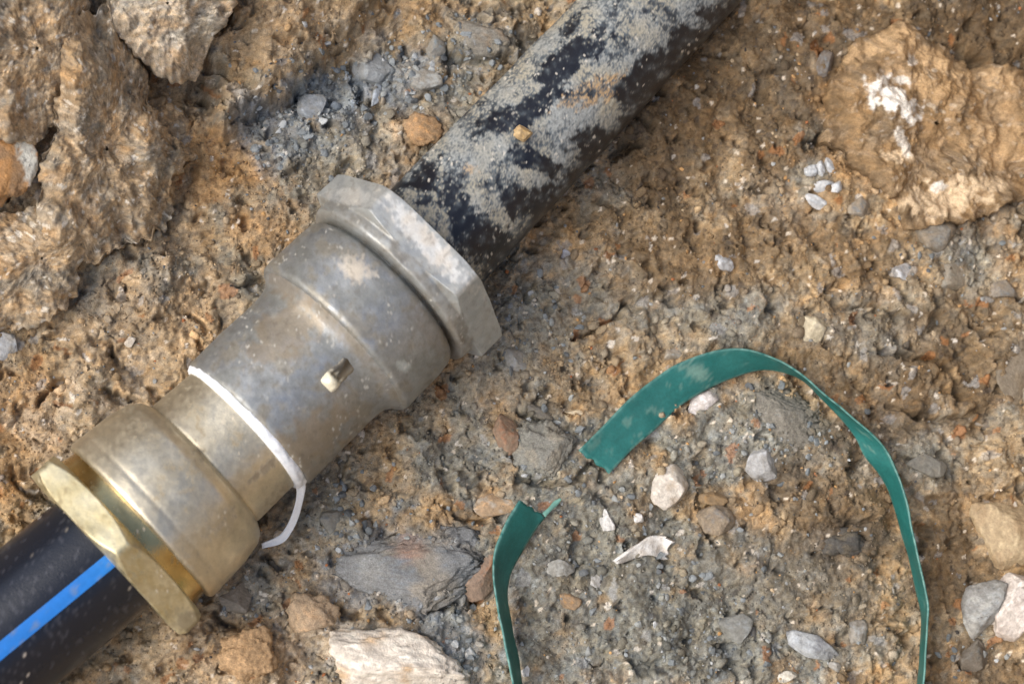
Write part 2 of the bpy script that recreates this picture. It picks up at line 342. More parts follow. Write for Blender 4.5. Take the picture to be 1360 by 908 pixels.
def ledge(name, pts, centre, z, lift, seed, base, under=0.35, tilt=(0, 0), dome=0.25, relief=22, tintf=None):
    wp = np.array([at(px, py, z)[:2] for px, py in pts]); c0_ = at(centre[0], centre[1], z)[:2]
    q = np.vstack([wp, wp[:1]]); sl_ = np.concatenate([[0], np.cumsum(np.linalg.norm(np.diff(q, axis=0), axis=1))])
    n = int(sl_[-1]/2.2); t = np.linspace(0, sl_[-1], n, endpoint=False)
    ox = np.interp(t, sl_, q[:, 0]); oy = np.interp(t, sl_, q[:, 1])
    for _ in range(4):
        ox = 0.25*np.roll(ox, 1)+0.5*ox+0.25*np.roll(ox, -1); oy = 0.25*np.roll(oy, 1)+0.5*oy+0.25*np.roll(oy, -1)
    dx = ox-c0_[0]; dy = oy-c0_[1]; rr = np.hypot(dx, dy)
    k_ = 1 + (fbm(ox, oy, 40, 3, seed)*9 + fbm(ox, oy, 11, 2, seed+1)*4)/np.maximum(rr, 20); dx, dy = dx*k_, dy*k_
    nr = int(rr.max()/2.4)
    s_top = np.linspace(0.02, 1, nr); ns = int(lift*1.5/2.4)+8; s_side = np.linspace(0, 1, ns)[1:]
    fr_ = np.concatenate([s_top, 1-under*np.sin(s_side*math.pi*0.5)*np.clip(lift/np.median(rr), .1, .6)])
    zz = np.concatenate([np.zeros(nr), -s_side])
    edge = np.concatenate([(np.clip((s_top-0.4)/0.6, 0, 1))**2.4*0.42, 0.42+0*s_side])
    FX = c0_[0] + fr_[:, None]*dx[None]; FY = c0_[1] + fr_[:, None]*dy[None]
    hm = hmac(c0_[0]+np.minimum(fr_, 1)[:, None]*dx[None]*np.minimum(1, 1), c0_[1]+fr_[:, None]*dy[None])
    hsm = hm.copy()
    Z = hsm + lift*(1-edge[:, None]-dome*np.concatenate([s_top**2*0, 0*s_side])[:, None]) + (lift+26)*zz[:, None]
    Z += tilt[0]*(FX-c0_[0]) + tilt[1]*(FY-c0_[1])
    Z += fbm(FX, FY, 80, 3, seed+2)*relief*(zz[:, None] == 0) + (0.4-np.abs(fbm(FX+wob(FX, FY, seed), FY, 60, 4, seed+4)))*relief*0.4*(zz[:, None] == 0)
    ux = FX - 0.7*Z + np.where(zz[:, None] < 0, zz[:, None]*30, 0); uy = FY + 0.7*Z
    dsp = cells(ux, uy, 30, seed+6)[0]*3*np.clip(1.2*fbm(ux, uy, 90, 2, seed+8)+.4, 0, 1.4) + cells(ux, uy, 13, seed+7)[0]*1.6 + cells(ux, uy, 6.5, seed+9)[0]*1.4 + cells(ux, uy, 3.9, seed+10)[0]*1.2 + fbm(ux, uy, 22, 4, seed+11)*3.2
    out = np.concatenate([np.clip((s_top-0.86)/0.14, 0, 1), np.ones(ns-1)])[:, None]*0.85
    L_ = np.hypot(dx, dy)
    P = np.stack([FX + out*dsp*(dx/L_)[None], FY + out*dsp*(dy/L_)[None], Z + (1-out*0.6)*dsp*(zz[:, None] == 0) + 0*dsp], -1)
    m2 = P.shape[0]; id_ = np.arange(m2*n, dtype=np.int32).reshape(m2, n); nx = np.roll(id_, -1, 1)
    f = np.stack([id_[:-1], id_[1:], nx[1:], nx[:-1]], -1).reshape(-1, 4)
    a2 = wp[:, 0]@np.roll(wp[:, 1], -1) - wp[:, 1]@np.roll(wp[:, 0], -1)
    if a2 < 0: f = f[:, ::-1]
    o = mesh_np(name, P.reshape(-1, 3), f, M_SOIL, (tintf(P, soil_tints(ux, uy, base, seed+20), fr_) if tintf else soil_tints(ux, uy, base, seed+20)).reshape(-1, 3))
    return o if tintf else tag(o, kind='structure')
def wob(x, y, sd_): return fbm(x, y, 50, 2, sd_+77)*20
sc3 = lambda L, oy_=0: [(a_/3.022, b_/3.022+oy_) for a_, b_ in L]
ledge('soil_ledge', sc3([(270,150),(310,60),(440,20),(530,150),(585,210),(575,330),(640,420),(700,480),(785,525),(735,560),(695,620),(680,720),(665,835),(610,850),(540,900),(380,960),(200,960),(130,900),(150,700),(220,450),(260,280)]), (140,185), 140, 62, 601, BUFF, under=.7, tilt=(-0.10, 0.05), relief=30)
ledge('soil_ledge', sc3([(-260,-260),(345,-260),(330,20),(285,60),(280,180),(235,260),(200,350),(150,440),(110,480),(-60,470),(-260,300)]), (45,45), 230, 54, 641, BUFF, under=.6, tilt=(0.12, 0))
ledge('soil_ledge', sc3([(430,-240),(450,0),(480,50),(560,110),(640,160),(720,195),(760,150),(830,80),(890,20),(940,-60),(960,-240)]), (222,-10), 210, 112, 681, PALE*0.95, under=.8, tilt=(0, -0.15), relief=16)
ledge('soil_ledge', sc3([(60,-60),(300,-50),(385,-10),(345,60),(320,130),(285,240),(215,320),(150,370),(60,380),(-140,350),(-160,-40)], 300), (55,340), 80, 38, 721, BUFF, under=.7, tilt=(0.2, 0.1))
ROCK_OUT = [(1098,190),(1102,112),(1138,58),(1184,34),(1240,58),(1292,84),(1366,98),(1420,180),(1362,262),(1290,292),(1204,304),(1182,256),(1146,236)]

# ------------------------------------------------------------------ turned metal and pipe bodies
def frame(P0, P1):
    d = P1-P0; d = d/np.linalg.norm(d)
    up = np.array([0, 0, 1.0]); u = up - d*up.dot(d); u /= np.linalg.norm(u)
    return d, u, np.cross(d, u)          # v points to the lower right side of the pipe
def dense(profile, step, round_=3):
    xs = [profile[0]]
    for a_, b_ in zip(profile[:-1], profile[1:]):
        L = math.hypot(b_[0]-a_[0], b_[1]-a_[1]); n = max(1, int(L/step))
        for k in range(1, n+1):
            t = k/n; xs.append(tuple(a_[q]+(b_[q]-a_[q])*t for q in range(len(a_))))
    p = np.array(xs)
    for _ in range(round_):
        q = p.copy(); q[1:-1] = 0.25*p[:-2]+0.5*p[1:-1]+0.25*p[2:]; p = q
    return p
def turned(name, P0, d, u, v, profile, mat, colfn, parent=None, n=220, step=2.2, round_=3, hexphi=0.0, hexR=None, disp=None, loc=None, arc=None):
    """profile rows (x along axis, radius, hexness 0..1). colfn(P, x, phi, N) -> colour, rough, metal"""
    profile = [q if len(q) == 3 else (q[0], q[1], 0.0) for q in profile]
    p = dense(profile, step, round_)
    if arc is None: ph = np.linspace(0, 2*math.pi, n, endpoint=False)
    else: ph = np.linspace(arc[0], arc[1], n)
    XX, PH = np.meshgrid(p[:, 0], ph, indexing='ij'); RR = np.repeat(p[:, 1][:, None], n, 1)
    if hexR:                   # six flats, chamfered by the turned profile
        q = np.mod(PH-hexphi, math.pi/3) - math.pi/6
        RR = np.minimum(RR, hexR*np.minimum(math.cos(math.pi/6)/np.cos(q), 0.988))
    if disp is not None: RR = RR + disp(XX, PH)
    P = P0 + XX[..., None]*d + RR[..., None]*(np.cos(PH)[..., None]*u + np.sin(PH)[..., None]*v)
    a_ = len(p)
    id_ = np.arange(a_*n, dtype=np.int32).reshape(a_, n)
    if arc is None: nx = np.roll(id_, -1, 1); q0, q1 = id_, nx
    else: q0, q1 = id_[:, :-1], id_[:, 1:]
    f = np.stack([q0[:-1], q0[1:], q1[1:], q1[:-1]], -1).reshape(-1, 4)[:, ::-1]
    c, r, me = colfn(P, XX, PH)
    one = np.ones(XX.shape)
    return mesh_np(name, P.reshape(-1, 3), f, mat, (np.asarray(c)*one[..., None]).reshape(-1, 3), {'Rough': r*one, 'Metal': me*one}, parent, loc=loc)
def mixc(m_, a_, b_): return np.asarray(a_)*(1-m_[..., None]) + np.asarray(b_)*m_[..., None]
def blob(px, py, L, nz=0.0):
    m_ = np.zeros(px.shape)
    for cx, cy, rx, ry, an, wt in L:
        ca, sa = math.cos(math.radians(an)), math.sin(math.radians(an))
        dx, dy = px-cx, py-cy
        dd = np.sqrt(((dx*ca+dy*sa)/rx)**2 + ((dy*ca-dx*sa)/ry)**2)
        m_ = np.maximum(m_, sstep(1.2, 0.6, dd+nz)*wt)
    return m_

AZ = 88.0
K1 = at(143, 733, AZ); K2 = at(325, 568, AZ-2); sc1 = pxscale(K1)
B0 = at(327, 567, AZ-2); B1 = at(587, 310, AZ-6); sc2 = pxscale(at(455, 440, AZ))
d1, u1, v1 = frame(K1, K2); d2, u2, v2 = frame(B0, B1)

def brass_col(kind):
    def f(P, x, ph):
        px, py = proj(P)
        n1 = fbm(px, py, 40, 4, 301); n2 = fbm(px*1.0, py, 7, 3, 303)
        c = mixc(np.clip(0.5+0.8*n1, 0, 1), lin(208, 199, 176), lin(190, 181, 158))
        c = c*(1+0.10*n2[..., None])
        r = np.clip(0.46+0.10*n1+0.06*n2, 0.3, 0.7); me = np.full(px.shape, 0.85)
        if kind == 'shiny':
            c = mixc(np.clip(0.4+n1, 0, 1), lin(206, 184, 130), lin(184, 160, 108)); r = np.clip(0.22+0.08*n2, 0.15, 0.5); me[:] = 1.0
        if kind == 'nut':
            c = mixc(np.clip(0.5+0.9*n1, 0, 1), lin(212, 203, 170), lin(196, 184, 144)); c = c*(1+0.10*n2[..., None]); r = np.clip(0.48+0.12*n2, 0.2, 0.7)
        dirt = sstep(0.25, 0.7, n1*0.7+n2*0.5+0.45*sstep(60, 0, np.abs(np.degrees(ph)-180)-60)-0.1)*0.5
        if kind == 'barrel':
            stain = blob(px, py, [(340, 626, 26, 5, -42, .6), (250, 651, 14, 2.4, -12, .4), (128, 590, 14, 10, 0, .3)], 0.5*n2); dirt = np.maximum(dirt, stain)
        if kind == 'nut': dirt = np.maximum(dirt, blob(px, py, [(248, 824, 22, 16, 0, .6)], 0.5*n2))
        if kind == 'neck':
            dirt = np.maximum(dirt, blob(px, py, [(352, 622, 26, 5, -42, .75)], 0.6*n2))
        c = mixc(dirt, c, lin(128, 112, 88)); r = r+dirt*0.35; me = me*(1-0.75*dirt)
        crumbs = sstep(0.66, 0.8, fbm(px, py, 4.5, 2, 305))*sstep(0.25, 0.6, fbm(px, py, 60, 2, 306)+ (0.1 if kind == 'nut' else -0.1))
        c = mixc(crumbs, c, lin(216, 204, 180)); me = me*(1-crumbs)
        return c, r, me
    return f
def jitter(amp, size, seed):
    return lambda x, ph: fbm(x, ph*110, size, 3, seed)*amp

# --- lower brass compression coupling
k = sc1
coup = empty('brass_coupling', K1+d1*80*k-u1*150*k)
tag(coup, 'clean brass compression coupling with hexagonal nut gripping the black pipe with a blue stripe', 'pipe fitting')
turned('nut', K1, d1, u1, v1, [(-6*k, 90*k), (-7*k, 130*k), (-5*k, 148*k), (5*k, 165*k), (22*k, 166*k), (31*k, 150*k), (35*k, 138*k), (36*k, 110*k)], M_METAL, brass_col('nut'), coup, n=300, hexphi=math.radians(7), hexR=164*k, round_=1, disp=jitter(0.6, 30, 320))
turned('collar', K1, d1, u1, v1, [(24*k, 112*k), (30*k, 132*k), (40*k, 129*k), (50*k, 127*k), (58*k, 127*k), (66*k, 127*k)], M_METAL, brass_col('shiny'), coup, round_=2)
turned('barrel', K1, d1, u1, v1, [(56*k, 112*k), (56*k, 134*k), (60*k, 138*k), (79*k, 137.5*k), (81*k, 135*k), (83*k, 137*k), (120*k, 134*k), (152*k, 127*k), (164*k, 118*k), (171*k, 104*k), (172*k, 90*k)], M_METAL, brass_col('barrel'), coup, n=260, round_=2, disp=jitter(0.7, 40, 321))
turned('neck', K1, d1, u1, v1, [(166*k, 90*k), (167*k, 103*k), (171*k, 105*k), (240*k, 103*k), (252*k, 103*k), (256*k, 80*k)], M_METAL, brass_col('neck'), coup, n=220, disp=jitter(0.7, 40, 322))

# --- upper tarnished coupling
def grey_col(kind):
    def f(P, x, ph):
        px, py = proj(P)
        n1 = fbm(px, py, 46, 4, 331); n2 = fbm(px, py, 8, 3, 333); n3 = fbm(px, py, 20, 3, 335)
        c = mixc(np.clip(0.5+1.0*n1, 0, 1), lin(138, 140, 136), lin(160, 164, 166))
        brown = sstep(0.0, 0.6, 0.5*n3+0.8*n1+0.05)*0.6
        c = mixc(brown, c, lin(132, 123, 100)); c = c*(1+0.10*n2[..., None])
        me = np.clip(0.62-0.4*brown+0.2*n1, 0.15, 0.85); r = np.clip(0.50+0.10*n3+0.06*n2, 0.35, 0.8)
        if kind == 'shoulder':
            pale = blob(px, py, [(472, 358, 24, 17, 30, .75)], 0.6*n2); c = mixc(pale, c, lin(206, 196, 178)); me = me*(1-0.6*pale)
            pale2 = blob(px, py, [(535, 486, 12, 7, 30, .6)], 0.5*n2); c = mixc(pale2, c, lin(182, 190, 186)); me = me*(1-0.6*pale2)
        if kind == 'nut':
            pale = blob(px, py, [(568, 322, 82, 16, 47, .9), (470, 262, 34, 12, 5, .4)], 0.5*n2)  # top facet painted brightest, its light put into the colour
            c = mixc(0.7+0*px, c, lin(174, 178, 176))*(1+0.08*n3[..., None]); me = me*0.6; r = r-0.06; wash = sstep(289*sc2, 284*sc2, x)*np.clip(.7+n3, 0, 1); c = mixc(wash*0.6, c, lin(112, 106, 94)); c = mixc(pale*0.75*(1-wash), c, mixc(np.clip(0.5+n3, 0, 1), lin(232, 232, 226), lin(216, 208, 194))); me = me*(1-0.45*pale); r = r+0.05*pale
        if kind == 'body':
            br = blob(px, py, [(380, 440, 60, 34, -44, .55), (410, 590, 70, 36, -44, .55)], 0.6*n3); c = mixc(br, c, lin(140, 122, 92)); me = me*(1-0.4*br)
        seat = blob(px, py, [(372, 372, 18, 40, -44, .5), (452, 440, 10, 110, -42, .35)], 0.5*n2) if kind == 'body' else blob(px, py, [(590, 450, 26, 60, -40, .3)], 0.4*n2)
        c = mixc(seat, c, lin(120, 104, 82)); me = me*(1-0.7*seat); r = r+0.25*seat
        sp = sstep(0.56, 0.75, fbm(px, py, 5.5, 3, 337))*sstep(0.0, 0.5, fbm(px, py, 50, 3, 338))*0.8
        c = mixc(sp, c, lin(196, 194, 184)); me = me*(1-sp); r = r+0.3*sp
        dk = sstep(0.4, 0.7, fbm(px, py, 8, 3, 339)+0.5*n3)*0.3; c = mixc(dk, c, lin(92, 82, 68)); me = me*(1-0.6*dk)
        return c, np.clip(r, 0.2, 0.9), np.clip(me, 0, 1)
    return f
k = sc2
gc = empty('tarnished_coupling', B0+d2*160*k-u2*140*k)
tag(gc, 'tarnished grey metal coupling with wide shoulder and hexagonal nut on the muddy pipe', 'pipe fitting')
turned('body', B0, d2, u2, v2, [(2*k, 85*k), (2*k, 107*k), (5*k, 110*k), (60*k, 110*k), (120*k, 109*k), (138*k, 110*k), (148*k, 113*k), (158*k, 121*k), (161*k, 124*k)], M_METAL, grey_col('body'), gc, n=260, disp=jitter(0.8, 50, 341))
turned('shoulder', B0, d2, u2, v2, [(160*k, 116*k), (161*k, 128*k), (166*k, 132*k), (230*k, 132*k), (252*k, 129*k), (258*k, 124*k), (261*k, 112*k), (280*k, 110*k)], M_METAL, grey_col('shoulder'), gc, n=260, disp=jitter(0.8, 50, 342))
turned('nut', B0, d2, u2, v2, [(264*k, 100*k), (265*k, 128*k), (268*k, 137*k), (281*k, 139*k), (284*k, 137*k), (286*k, 142*k), (291*k, 160*k), (327*k, 160*k), (331*k, 150*k), (333*k, 84*k)], M_METAL, grey_col('nut'), gc, n=300, hexphi=math.radians(30), hexR=157*k, round_=1, disp=jitter(0.9, 30, 343))
# raised cast lug on the body
def box_grid(n1_, n2_, n3_):
    bmv = []
    return bmv
def lug():
    x = np.linspace(-1, 1, 30); y = np.linspace(-1, 1, 18); LX, LY = np.meshgrid(x, y, indexing='ij')
    hgt_ = np.sqrt(np.clip(1-np.abs(LX)**6, 0, 1))*np.sqrt(np.clip(1-np.abs(LY)**4, 0, 1))*(6+9*sstep(-0.1, -0.5, LX)*np.clip(1-LY**2, 0, 1)*np.sqrt(np.clip(1-((LX+.6)/.5)**2, 0, 1))) - 4
    hgt_ = hgt_ + fbm(LX*20, LY*12, 9, 3, 351)*1.2 + 0*LX
    ph = math.radians(22) + LY*(14/110.0)
    r = (109+hgt_)*k
    P = B0 + ((118+LX*25)*k)[..., None]*d2 + r[..., None]*(np.cos(ph)[..., None]*u2+np.sin(ph)[..., None]*v2)
    id_ = np.arange(30*18, dtype=np.int32).reshape(30, 18)
    f = np.stack([id_[:-1, :-1], id_[:-1, 1:], id_[1:, 1:], id_[1:, :-1]], -1).reshape(-1, 4)
    tip = sstep(-0.05, -0.45, LX + 0.3*fbm(LX*20, LY*20, 8, 2, 352))
    c = mixc(tip, mixc(sstep(0.1, 0.8, np.abs(LY+.2)), lin(88, 80, 66), lin(140, 134, 120)), lin(222, 216, 192))
    return mesh_np('cast_lug', P.reshape(-1, 3), f, M_METAL, c.reshape(-1, 3), {'Rough': 0.4+0*LX, 'Metal': 0.6-0.5*tip}, gc)
lug()

# --- black pipe with the blue stripe
C0 = at(138, 736, AZ); C1 = at(-180, 996, AZ-6)
d0, u0, v0 = frame(C1, C0); Lp = np.linalg.norm(C0-C1); k0 = pxscale(C0)
R0 = 93*k0
def pipe_low(P, x, ph):
    px, py = proj(P)
    n1 = fbm(px, py, 30, 3, 401); sp = sstep(0.74, 0.84, fbm(px, py, 5, 2, 403))*sstep(0.0, 0.4, fbm(px, py, 50, 2, 404))
    sc = sstep(0.93, 1.0, 1-np.abs(fbm(px*0.75+py*0.65, (py*0.75-px*0.65)*6, 60, 2, 405)))*0.10
    base = np.array([0.010, 0.013, 0.021])
    c = mixc(sp*0.8, base+0*px[..., None], lin(200, 190, 176))
    c = mixc(sc, c, lin(150, 150, 160)); mud = sstep(0.55, 0.9, 0.6*fbm(px, py, 26, 3, 407)+0.9*sstep(1.05, 1.7, ph)*sstep(4.5, 1.7, ph)-0.25)*0.5
    c = mixc(mud, c, lin(120, 100, 76))
    return c, np.clip(0.22+0.04*n1+0.4*mud+0.2*sp, 0.2, 0.9), 0*px
pl = turned('black_pipe', C1, d0, u0, v0, [(0, R0), (Lp*0.5, R0), (Lp+30*k0, R0)], M_PIPE, pipe_low, n=180, step=4, round_=0, loc=C1+d0*Lp*0.5-u0*R0)
tag(pl, 'clean black plastic pipe with a blue stripe entering the brass nut at the lower left', 'pipe')
ps = math.radians(11)
turned('stripe', C1, d0, u0, v0, [(0, R0+0.35*k0), (Lp*0.5, R0+0.35*k0), (Lp+12*k0, R0+0.35*k0)], M_STRIPE,
       lambda P, x, ph: (mixc(sstep(0.3, 0.9, fbm(x, ph*90, 14, 4, 409)+0.3*fbm(x, ph*90, 3, 2, 410))*0.5, lin(38, 118, 200)*(1+0.08*fbm(x, ph*300, 30, 3, 408))[..., None], lin(120, 130, 140)), 0.4+0*x, 0*x), pl, n=10, step=6, round_=0, arc=(ps-0.105, ps+0.105), loc=C1+d0*Lp*0.5-u0*R0)

# --- muddy upper pipe
E0 = B0 + d2*300*sc2; E1 = at(880, -2, AZ-22); E0 = E0 + at(587, 310, AZ-6) - at(585, 312, AZ-6); dE, uE, vE = frame(E0, E1); LE = np.linalg.norm(E1-E0); kE = pxscale(E0); RE = 88*kE
BLACK = [(626, 318, 78, 36, 44, 1), (700, 275, 60, 22, -40, .9), (760, 82, 50, 18, -42, 1), (722, 130, 44, 15, -50, .9), (792, 186, 34, 26, -40, 1), (850, 122, 42, 26, -44, .9), (705, 216, 48, 15, 15, .75), (560, 232, 50, 12, -44, .7),
         (900, 66, 70, 16, -48, .85), (930, 60, 90, 16, -46, .9), (690, 330, 60, 14, -44, .8), (800, 210, 100, 12, -46, .8), (668, 160, 40, 12, -46, .5), (765, 25, 40, 9, -45, .6), (825, 240, 60, 12, -46, .6)]
def dust_mask(px, py):
    n1 = fbm(px, py, 44, 4, 411); n2 = fbm(px, py, 7, 3, 413)
    b = np.maximum(blob(px, py, BLACK, 0.75*n1+0.25*n2), blob(px, py, [(632, 312, 84, 40, 44, 1)], 0.35*n1+0.2*n2))
    base = 0.72+0.55*n1+0.22*n2
    return np.clip(base-1.0*b, 0, 1)
def pipe_up(P, x, ph):
    px, py = proj(P)
    dm = dust_mask(px, py)*sstep(1.45, 0.75, np.where(ph > math.pi, (2*math.pi-ph)*0.75, ph))
    n2 = 0.8*fbm(px, py, 3.2, 3, 415) + 0.3*fbm((px*.7-py*.7)*.25, px*.7+py*.7, 5, 2, 416); thin = fbm(px, py, 12, 3, 417)
    m_ = sstep(0.30, 1.05, dm + 0.75*n2 + 0.35*thin)*0.9
    film = np.clip(0.20+0.25*thin+0.45*dm, 0, .65)*sstep(-0.2, 0.7, dm+0.4*thin)
    c = np.array([0.010, 0.012, 0.018])+0*px[..., None]
    c = mixc(film*0.7, c, lin(130, 144, 152))
    dust = mixc(np.clip(0.5+1.2*fbm(px, py, 60, 3, 418), 0, 1), lin(160, 155, 138), lin(148, 152, 150))
    dust = mixc(blob(px, py, [(790, 122, 50, 16, -20, .9), (730, 330, 30, 12, -40, .5), (625, 225, 12, 8, 0, .6), (845, 160, 30, 12, -60, .6)], 0.7*thin), dust, lin(184, 152, 108))
    dust = dust*(1+0.28*n2[..., None])
    c = mixc(m_, c, dust)
    ce_ = cells(px, py, 6.0, 419, 0.1, 0.34); sp = ((ce_[0] > 0.3) & (ce_[1] > 0.82))*np.clip(0.5+2*fbm(px, py, 40, 2, 420), 0, 1); c = mixc(sp*0.8, c, lin(205, 200, 188))
    return c, np.clip(0.30+0.55*m_+0.25*film, 0, 0.95), 0*px
def dust_disp(x, ph):
    P = E0 + x[..., None]*dE + RE*(np.cos(ph)[..., None]*uE + np.sin(ph)[..., None]*vE)
    px, py = proj(P); dm = dust_mask(px, py)*sstep(1.45, 0.75, np.where(ph > math.pi, (2*math.pi-ph)*0.75, ph))
    n2 = fbm(px, py, 4.2, 2, 415); cc = cells(x, ph*RE, 6, 421)[0]
    return sstep(0.35, 1.1, dm+0.5*n2)*(0.4+1.1*cc*np.clip(0.6+fbm(px, py, 30, 2, 425)*1.5, 0.1, 1.6)) + fbm(px, py, 90, 2, 423)*1.2
pu = turned('black_pipe', E0, dE, uE, vE, [(0, RE), (LE, RE*0.955), (LE*2.2, RE*0.955)], M_PIPE, pipe_up, n=300, step=2.3, round_=0, disp=dust_disp, loc=E0+dE*LE*0.5-uE*RE)
tag(pu, 'mud covered black pipe running from the tarnished nut to the top edge', 'pipe')

# --- white thread seal tape between the two couplings
k = sc1
tp = turned('seal_tape', K1, d1, u1, v1, [(239*k, 100*k), (240*k, 108*k), (244*k, 111.5*k), (253*k, 112.5*k), (257*k, 110.5*k), (258*k, 100*k)], M_TAPE,
            lambda P, x, ph: (mixc(np.clip(0.3+fbm(x, ph*110, 14, 3, 431), 0, 1), lin(232, 236, 240), lin(206, 212, 216)), 0.6+0*x, 0*x), n=200, step=1.6,
            disp=lambda x, ph: fbm(x*4, ph*110, 30, 3, 433)*1.5, loc=K2-u1*110*k)
tag(tp, 'white thread seal tape wrapped between the couplings with a loose tail hanging down', 'seal tape')
def ribbon(name, A, B, thick, mat, colfn, parent=None, sub=8, across=8, loc=None, nseed=1, kink=0.0, ragged=0):
    """A, B: matching edge points (world). Catmull-Rom through them, real thickness"""
    A = np.array(A); B = np.array(B)
    def cr(Pn):
        Q = np.vstack([2*Pn[0]-Pn[1], Pn, 2*Pn[-1]-Pn[-2]]); out = []
        for i in range(1, len(Q)-2):
            for j in range(sub):
                t = j/sub
                out.append(0.5*((2*Q[i])+(-Q[i-1]+Q[i+1])*t+(2*Q[i-1]-5*Q[i]+4*Q[i+1]-Q[i+2])*t*t+(-Q[i-1]+3*Q[i]-3*Q[i+1]+Q[i+2])*t**3))
        out.append(Q[-2]); return np.array(out)
    A = cr(A); B = cr(B); n = len(A); ts = np.linspace(0, 1, across)
    mid = A[:, None]*(1-ts)[None, :, None] + B[:, None]*ts[None, :, None]
    tan = np.gradient((A+B)/2, axis=0); tan /= np.linalg.norm(tan, axis=1)[:, None]
    wd = B-A; wd /= np.linalg.norm(wd, axis=1)[:, None]+1e-9
    nr = np.cross(tan, wd); nr /= np.linalg.norm(nr, axis=1)[:, None]+1e-9
    arc = np.concatenate([[0], np.cumsum(np.linalg.norm(np.diff((A+B)/2, axis=0), axis=1))])
    AR, TS = np.meshgrid(arc, ts*50, indexing='ij')
    bow = fbm(AR, TS, 60, 2, nseed)*kink
    if ragged:
        for r_, sg in ((0, -1), (n-1, 1)):
            for q_ in (0, 1):
                rr_ = r_+q_ if r_ == 0 else r_-q_
                mid[rr_] += (sg*(fbm(ts*50, ts*0+r_, 9, 2, nseed+5)*ragged*(1-0.5*q_)))[:, None]*tan[rr_]
    top = mid + nr[:, None]*(thick/2 + bow[..., None]); bot = mid - nr[:, None]*(thick/2 - bow[..., None])
    ring = np.concatenate([top, bot[:, ::-1]], 1); m_ = ring.shape[1]
    id_ = np.arange(n*m_, dtype=np.int32).reshape(n, m_); nx = np.roll(id_, -1, 1)
    f = np.stack([id_[:-1], nx[:-1], nx[1:], id_[1:]], -1).reshape(-1, 4)
    caps = []
    for i in range(across-1):
        for r_, fl in ((0, 0), (n-1, 1)):
            q = [r_*m_+i, r_*m_+i+1, r_*m_+m_-2-i, r_*m_+m_-1-i]
            caps.append(q if fl else q[::-1])
    f = np.vstack([f, np.array(caps, dtype=np.int32)])
    c = colfn(np.concatenate([AR, AR[:, ::-1]], 1), np.concatenate([TS, TS[:, ::-1]], 1), ring)
    return mesh_np(name, ring.reshape(-1, 3), f, mat, c.reshape(-1, 3), None, parent, loc=loc)
tl = [(386, 626, 118, 13), (397, 638, 92, 15), (399, 656, 74, 10), (393, 682, 56, 10), (384, 702, 44, 10), (372, 716, 36, 11), (348, 724, 30, 6)]
Aed, Bed = [], []
for (px, py, z, wd_), nrm_ in zip(tl, [(1, 0), (1, 0), (1, .1), (.95, .3), (.8, .6), (.5, .85), (.2, 1)]):
    Aed.append(at(px-nrm_[0]*wd_/2, py-nrm_[1]*wd_/2, z+1)); Bed.append(at(px+nrm_[0]*wd_/2, py+nrm_[1]*wd_/2, z-1))
ribbon('loose_tail', Aed, Bed, 3.0, M_TAPE, lambda s, t, P: np.ones(s.shape+(1,))*lin(232, 236, 238), tp, sub=6, across=5, nseed=441, kink=3)

# --- green strapping band
def strap_col(s, t, P):
    n1 = fbm(s, t, 60, 3, 451); lines = fbm(s*0.05, t, 4, 2, 453); n2 = fbm(s, t, 8, 3, 455)
    c = mixc(np.clip(0.5+n1, 0, 1), lin(24, 90, 86), lin(36, 102, 98)); c = c*(1+0.10*lines[..., None])
    px, py = proj(P)
    wear = np.maximum(blob(px, py, [(925, 494, 18, 9, 30, .5), (790, 588, 14, 5, -45, .2), (868, 545, 10, 4, 0, .3)], 0.9*fbm(s, t, 6, 3, 459)), sstep(0.75, 1.1, fbm(s*0.6, t, 12, 4, 458)+0.5*n1)*0.3)
    c = mixc(wear*0.7, c, lin(150, 172, 156))
    edge = sstep(5, 0.5, np.minimum(t, (50-t)*1.8))*0.6*np.clip(0.6+n2, 0, 1); c = mixc(edge, c, lin(130, 170, 160))  # pale sheen along the upper edge, painted into the colour
    return c
OUT = [(768,598),(800,566),(835,530),(870,502),(902,482),(951,465),(995,464),(1035,479),(1069,501),(1103,530),(1137,558),(1166,583),(1184,609),(1201,652),(1215,719),(1230,790),(1232,831),(1226,908)]
INN = [(810,628),(842,594),(868,572),(890,551),(912,533),(955,509),(1004,492),(1034,493),(1062,504),(1085,521),(1111,548),(1136,580),(1149,606),(1178,646),(1200,715),(1219,790),(1225,831),(1219,908)]
LOW = [(1206,1000,12),(1140,1100,10),(960,1165,8),(800,1110,8),(705,1000,10)]
LFT = [(682,908),(675,875),(667,837),(660,800),(655,763),(658,729),(670,698),(690,664)]
RGT = [(692,908),(688,870),(680,832),(673,797),(675,768),(688,742),(708,708),(724,686)]
def strap_edges(o, i_, Wd=47.0):
    """upper and lower edge: the band keeps its width, so where it looks narrow it stands on edge"""
    gz = float(ground_at(*i_)[2]); gz2 = float(ground_at(*o)[2])
    wv = math.hypot(o[0]-i_[0], o[1]-i_[1])
    rise = math.sqrt(max(0, Wd*Wd-wv*wv))*0.92
    zi = max(gz, min(gz2, gz+8))+8.0
    return at(o[0], o[1], zi+max(rise, 1.0)), at(i_[0], i_[1], zi)
Aed, Bed = [], []
for o_, i_ in zip(OUT, INN):
    p_, q_ = strap_edges(o_, i_); Aed.append(p_); Bed.append(q_)
for px, py, z in LOW:
    p_ = at(px, py, z+46); q_ = at(px, py, z); Aed.append(p_); Bed.append(q_)
for o_, i_ in zip(LFT, RGT):
    p_, q_ = strap_edges(o_, i_); Aed.append(p_); Bed.append(q_)
Aed, Bed = np.array(Aed), np.array(Bed)
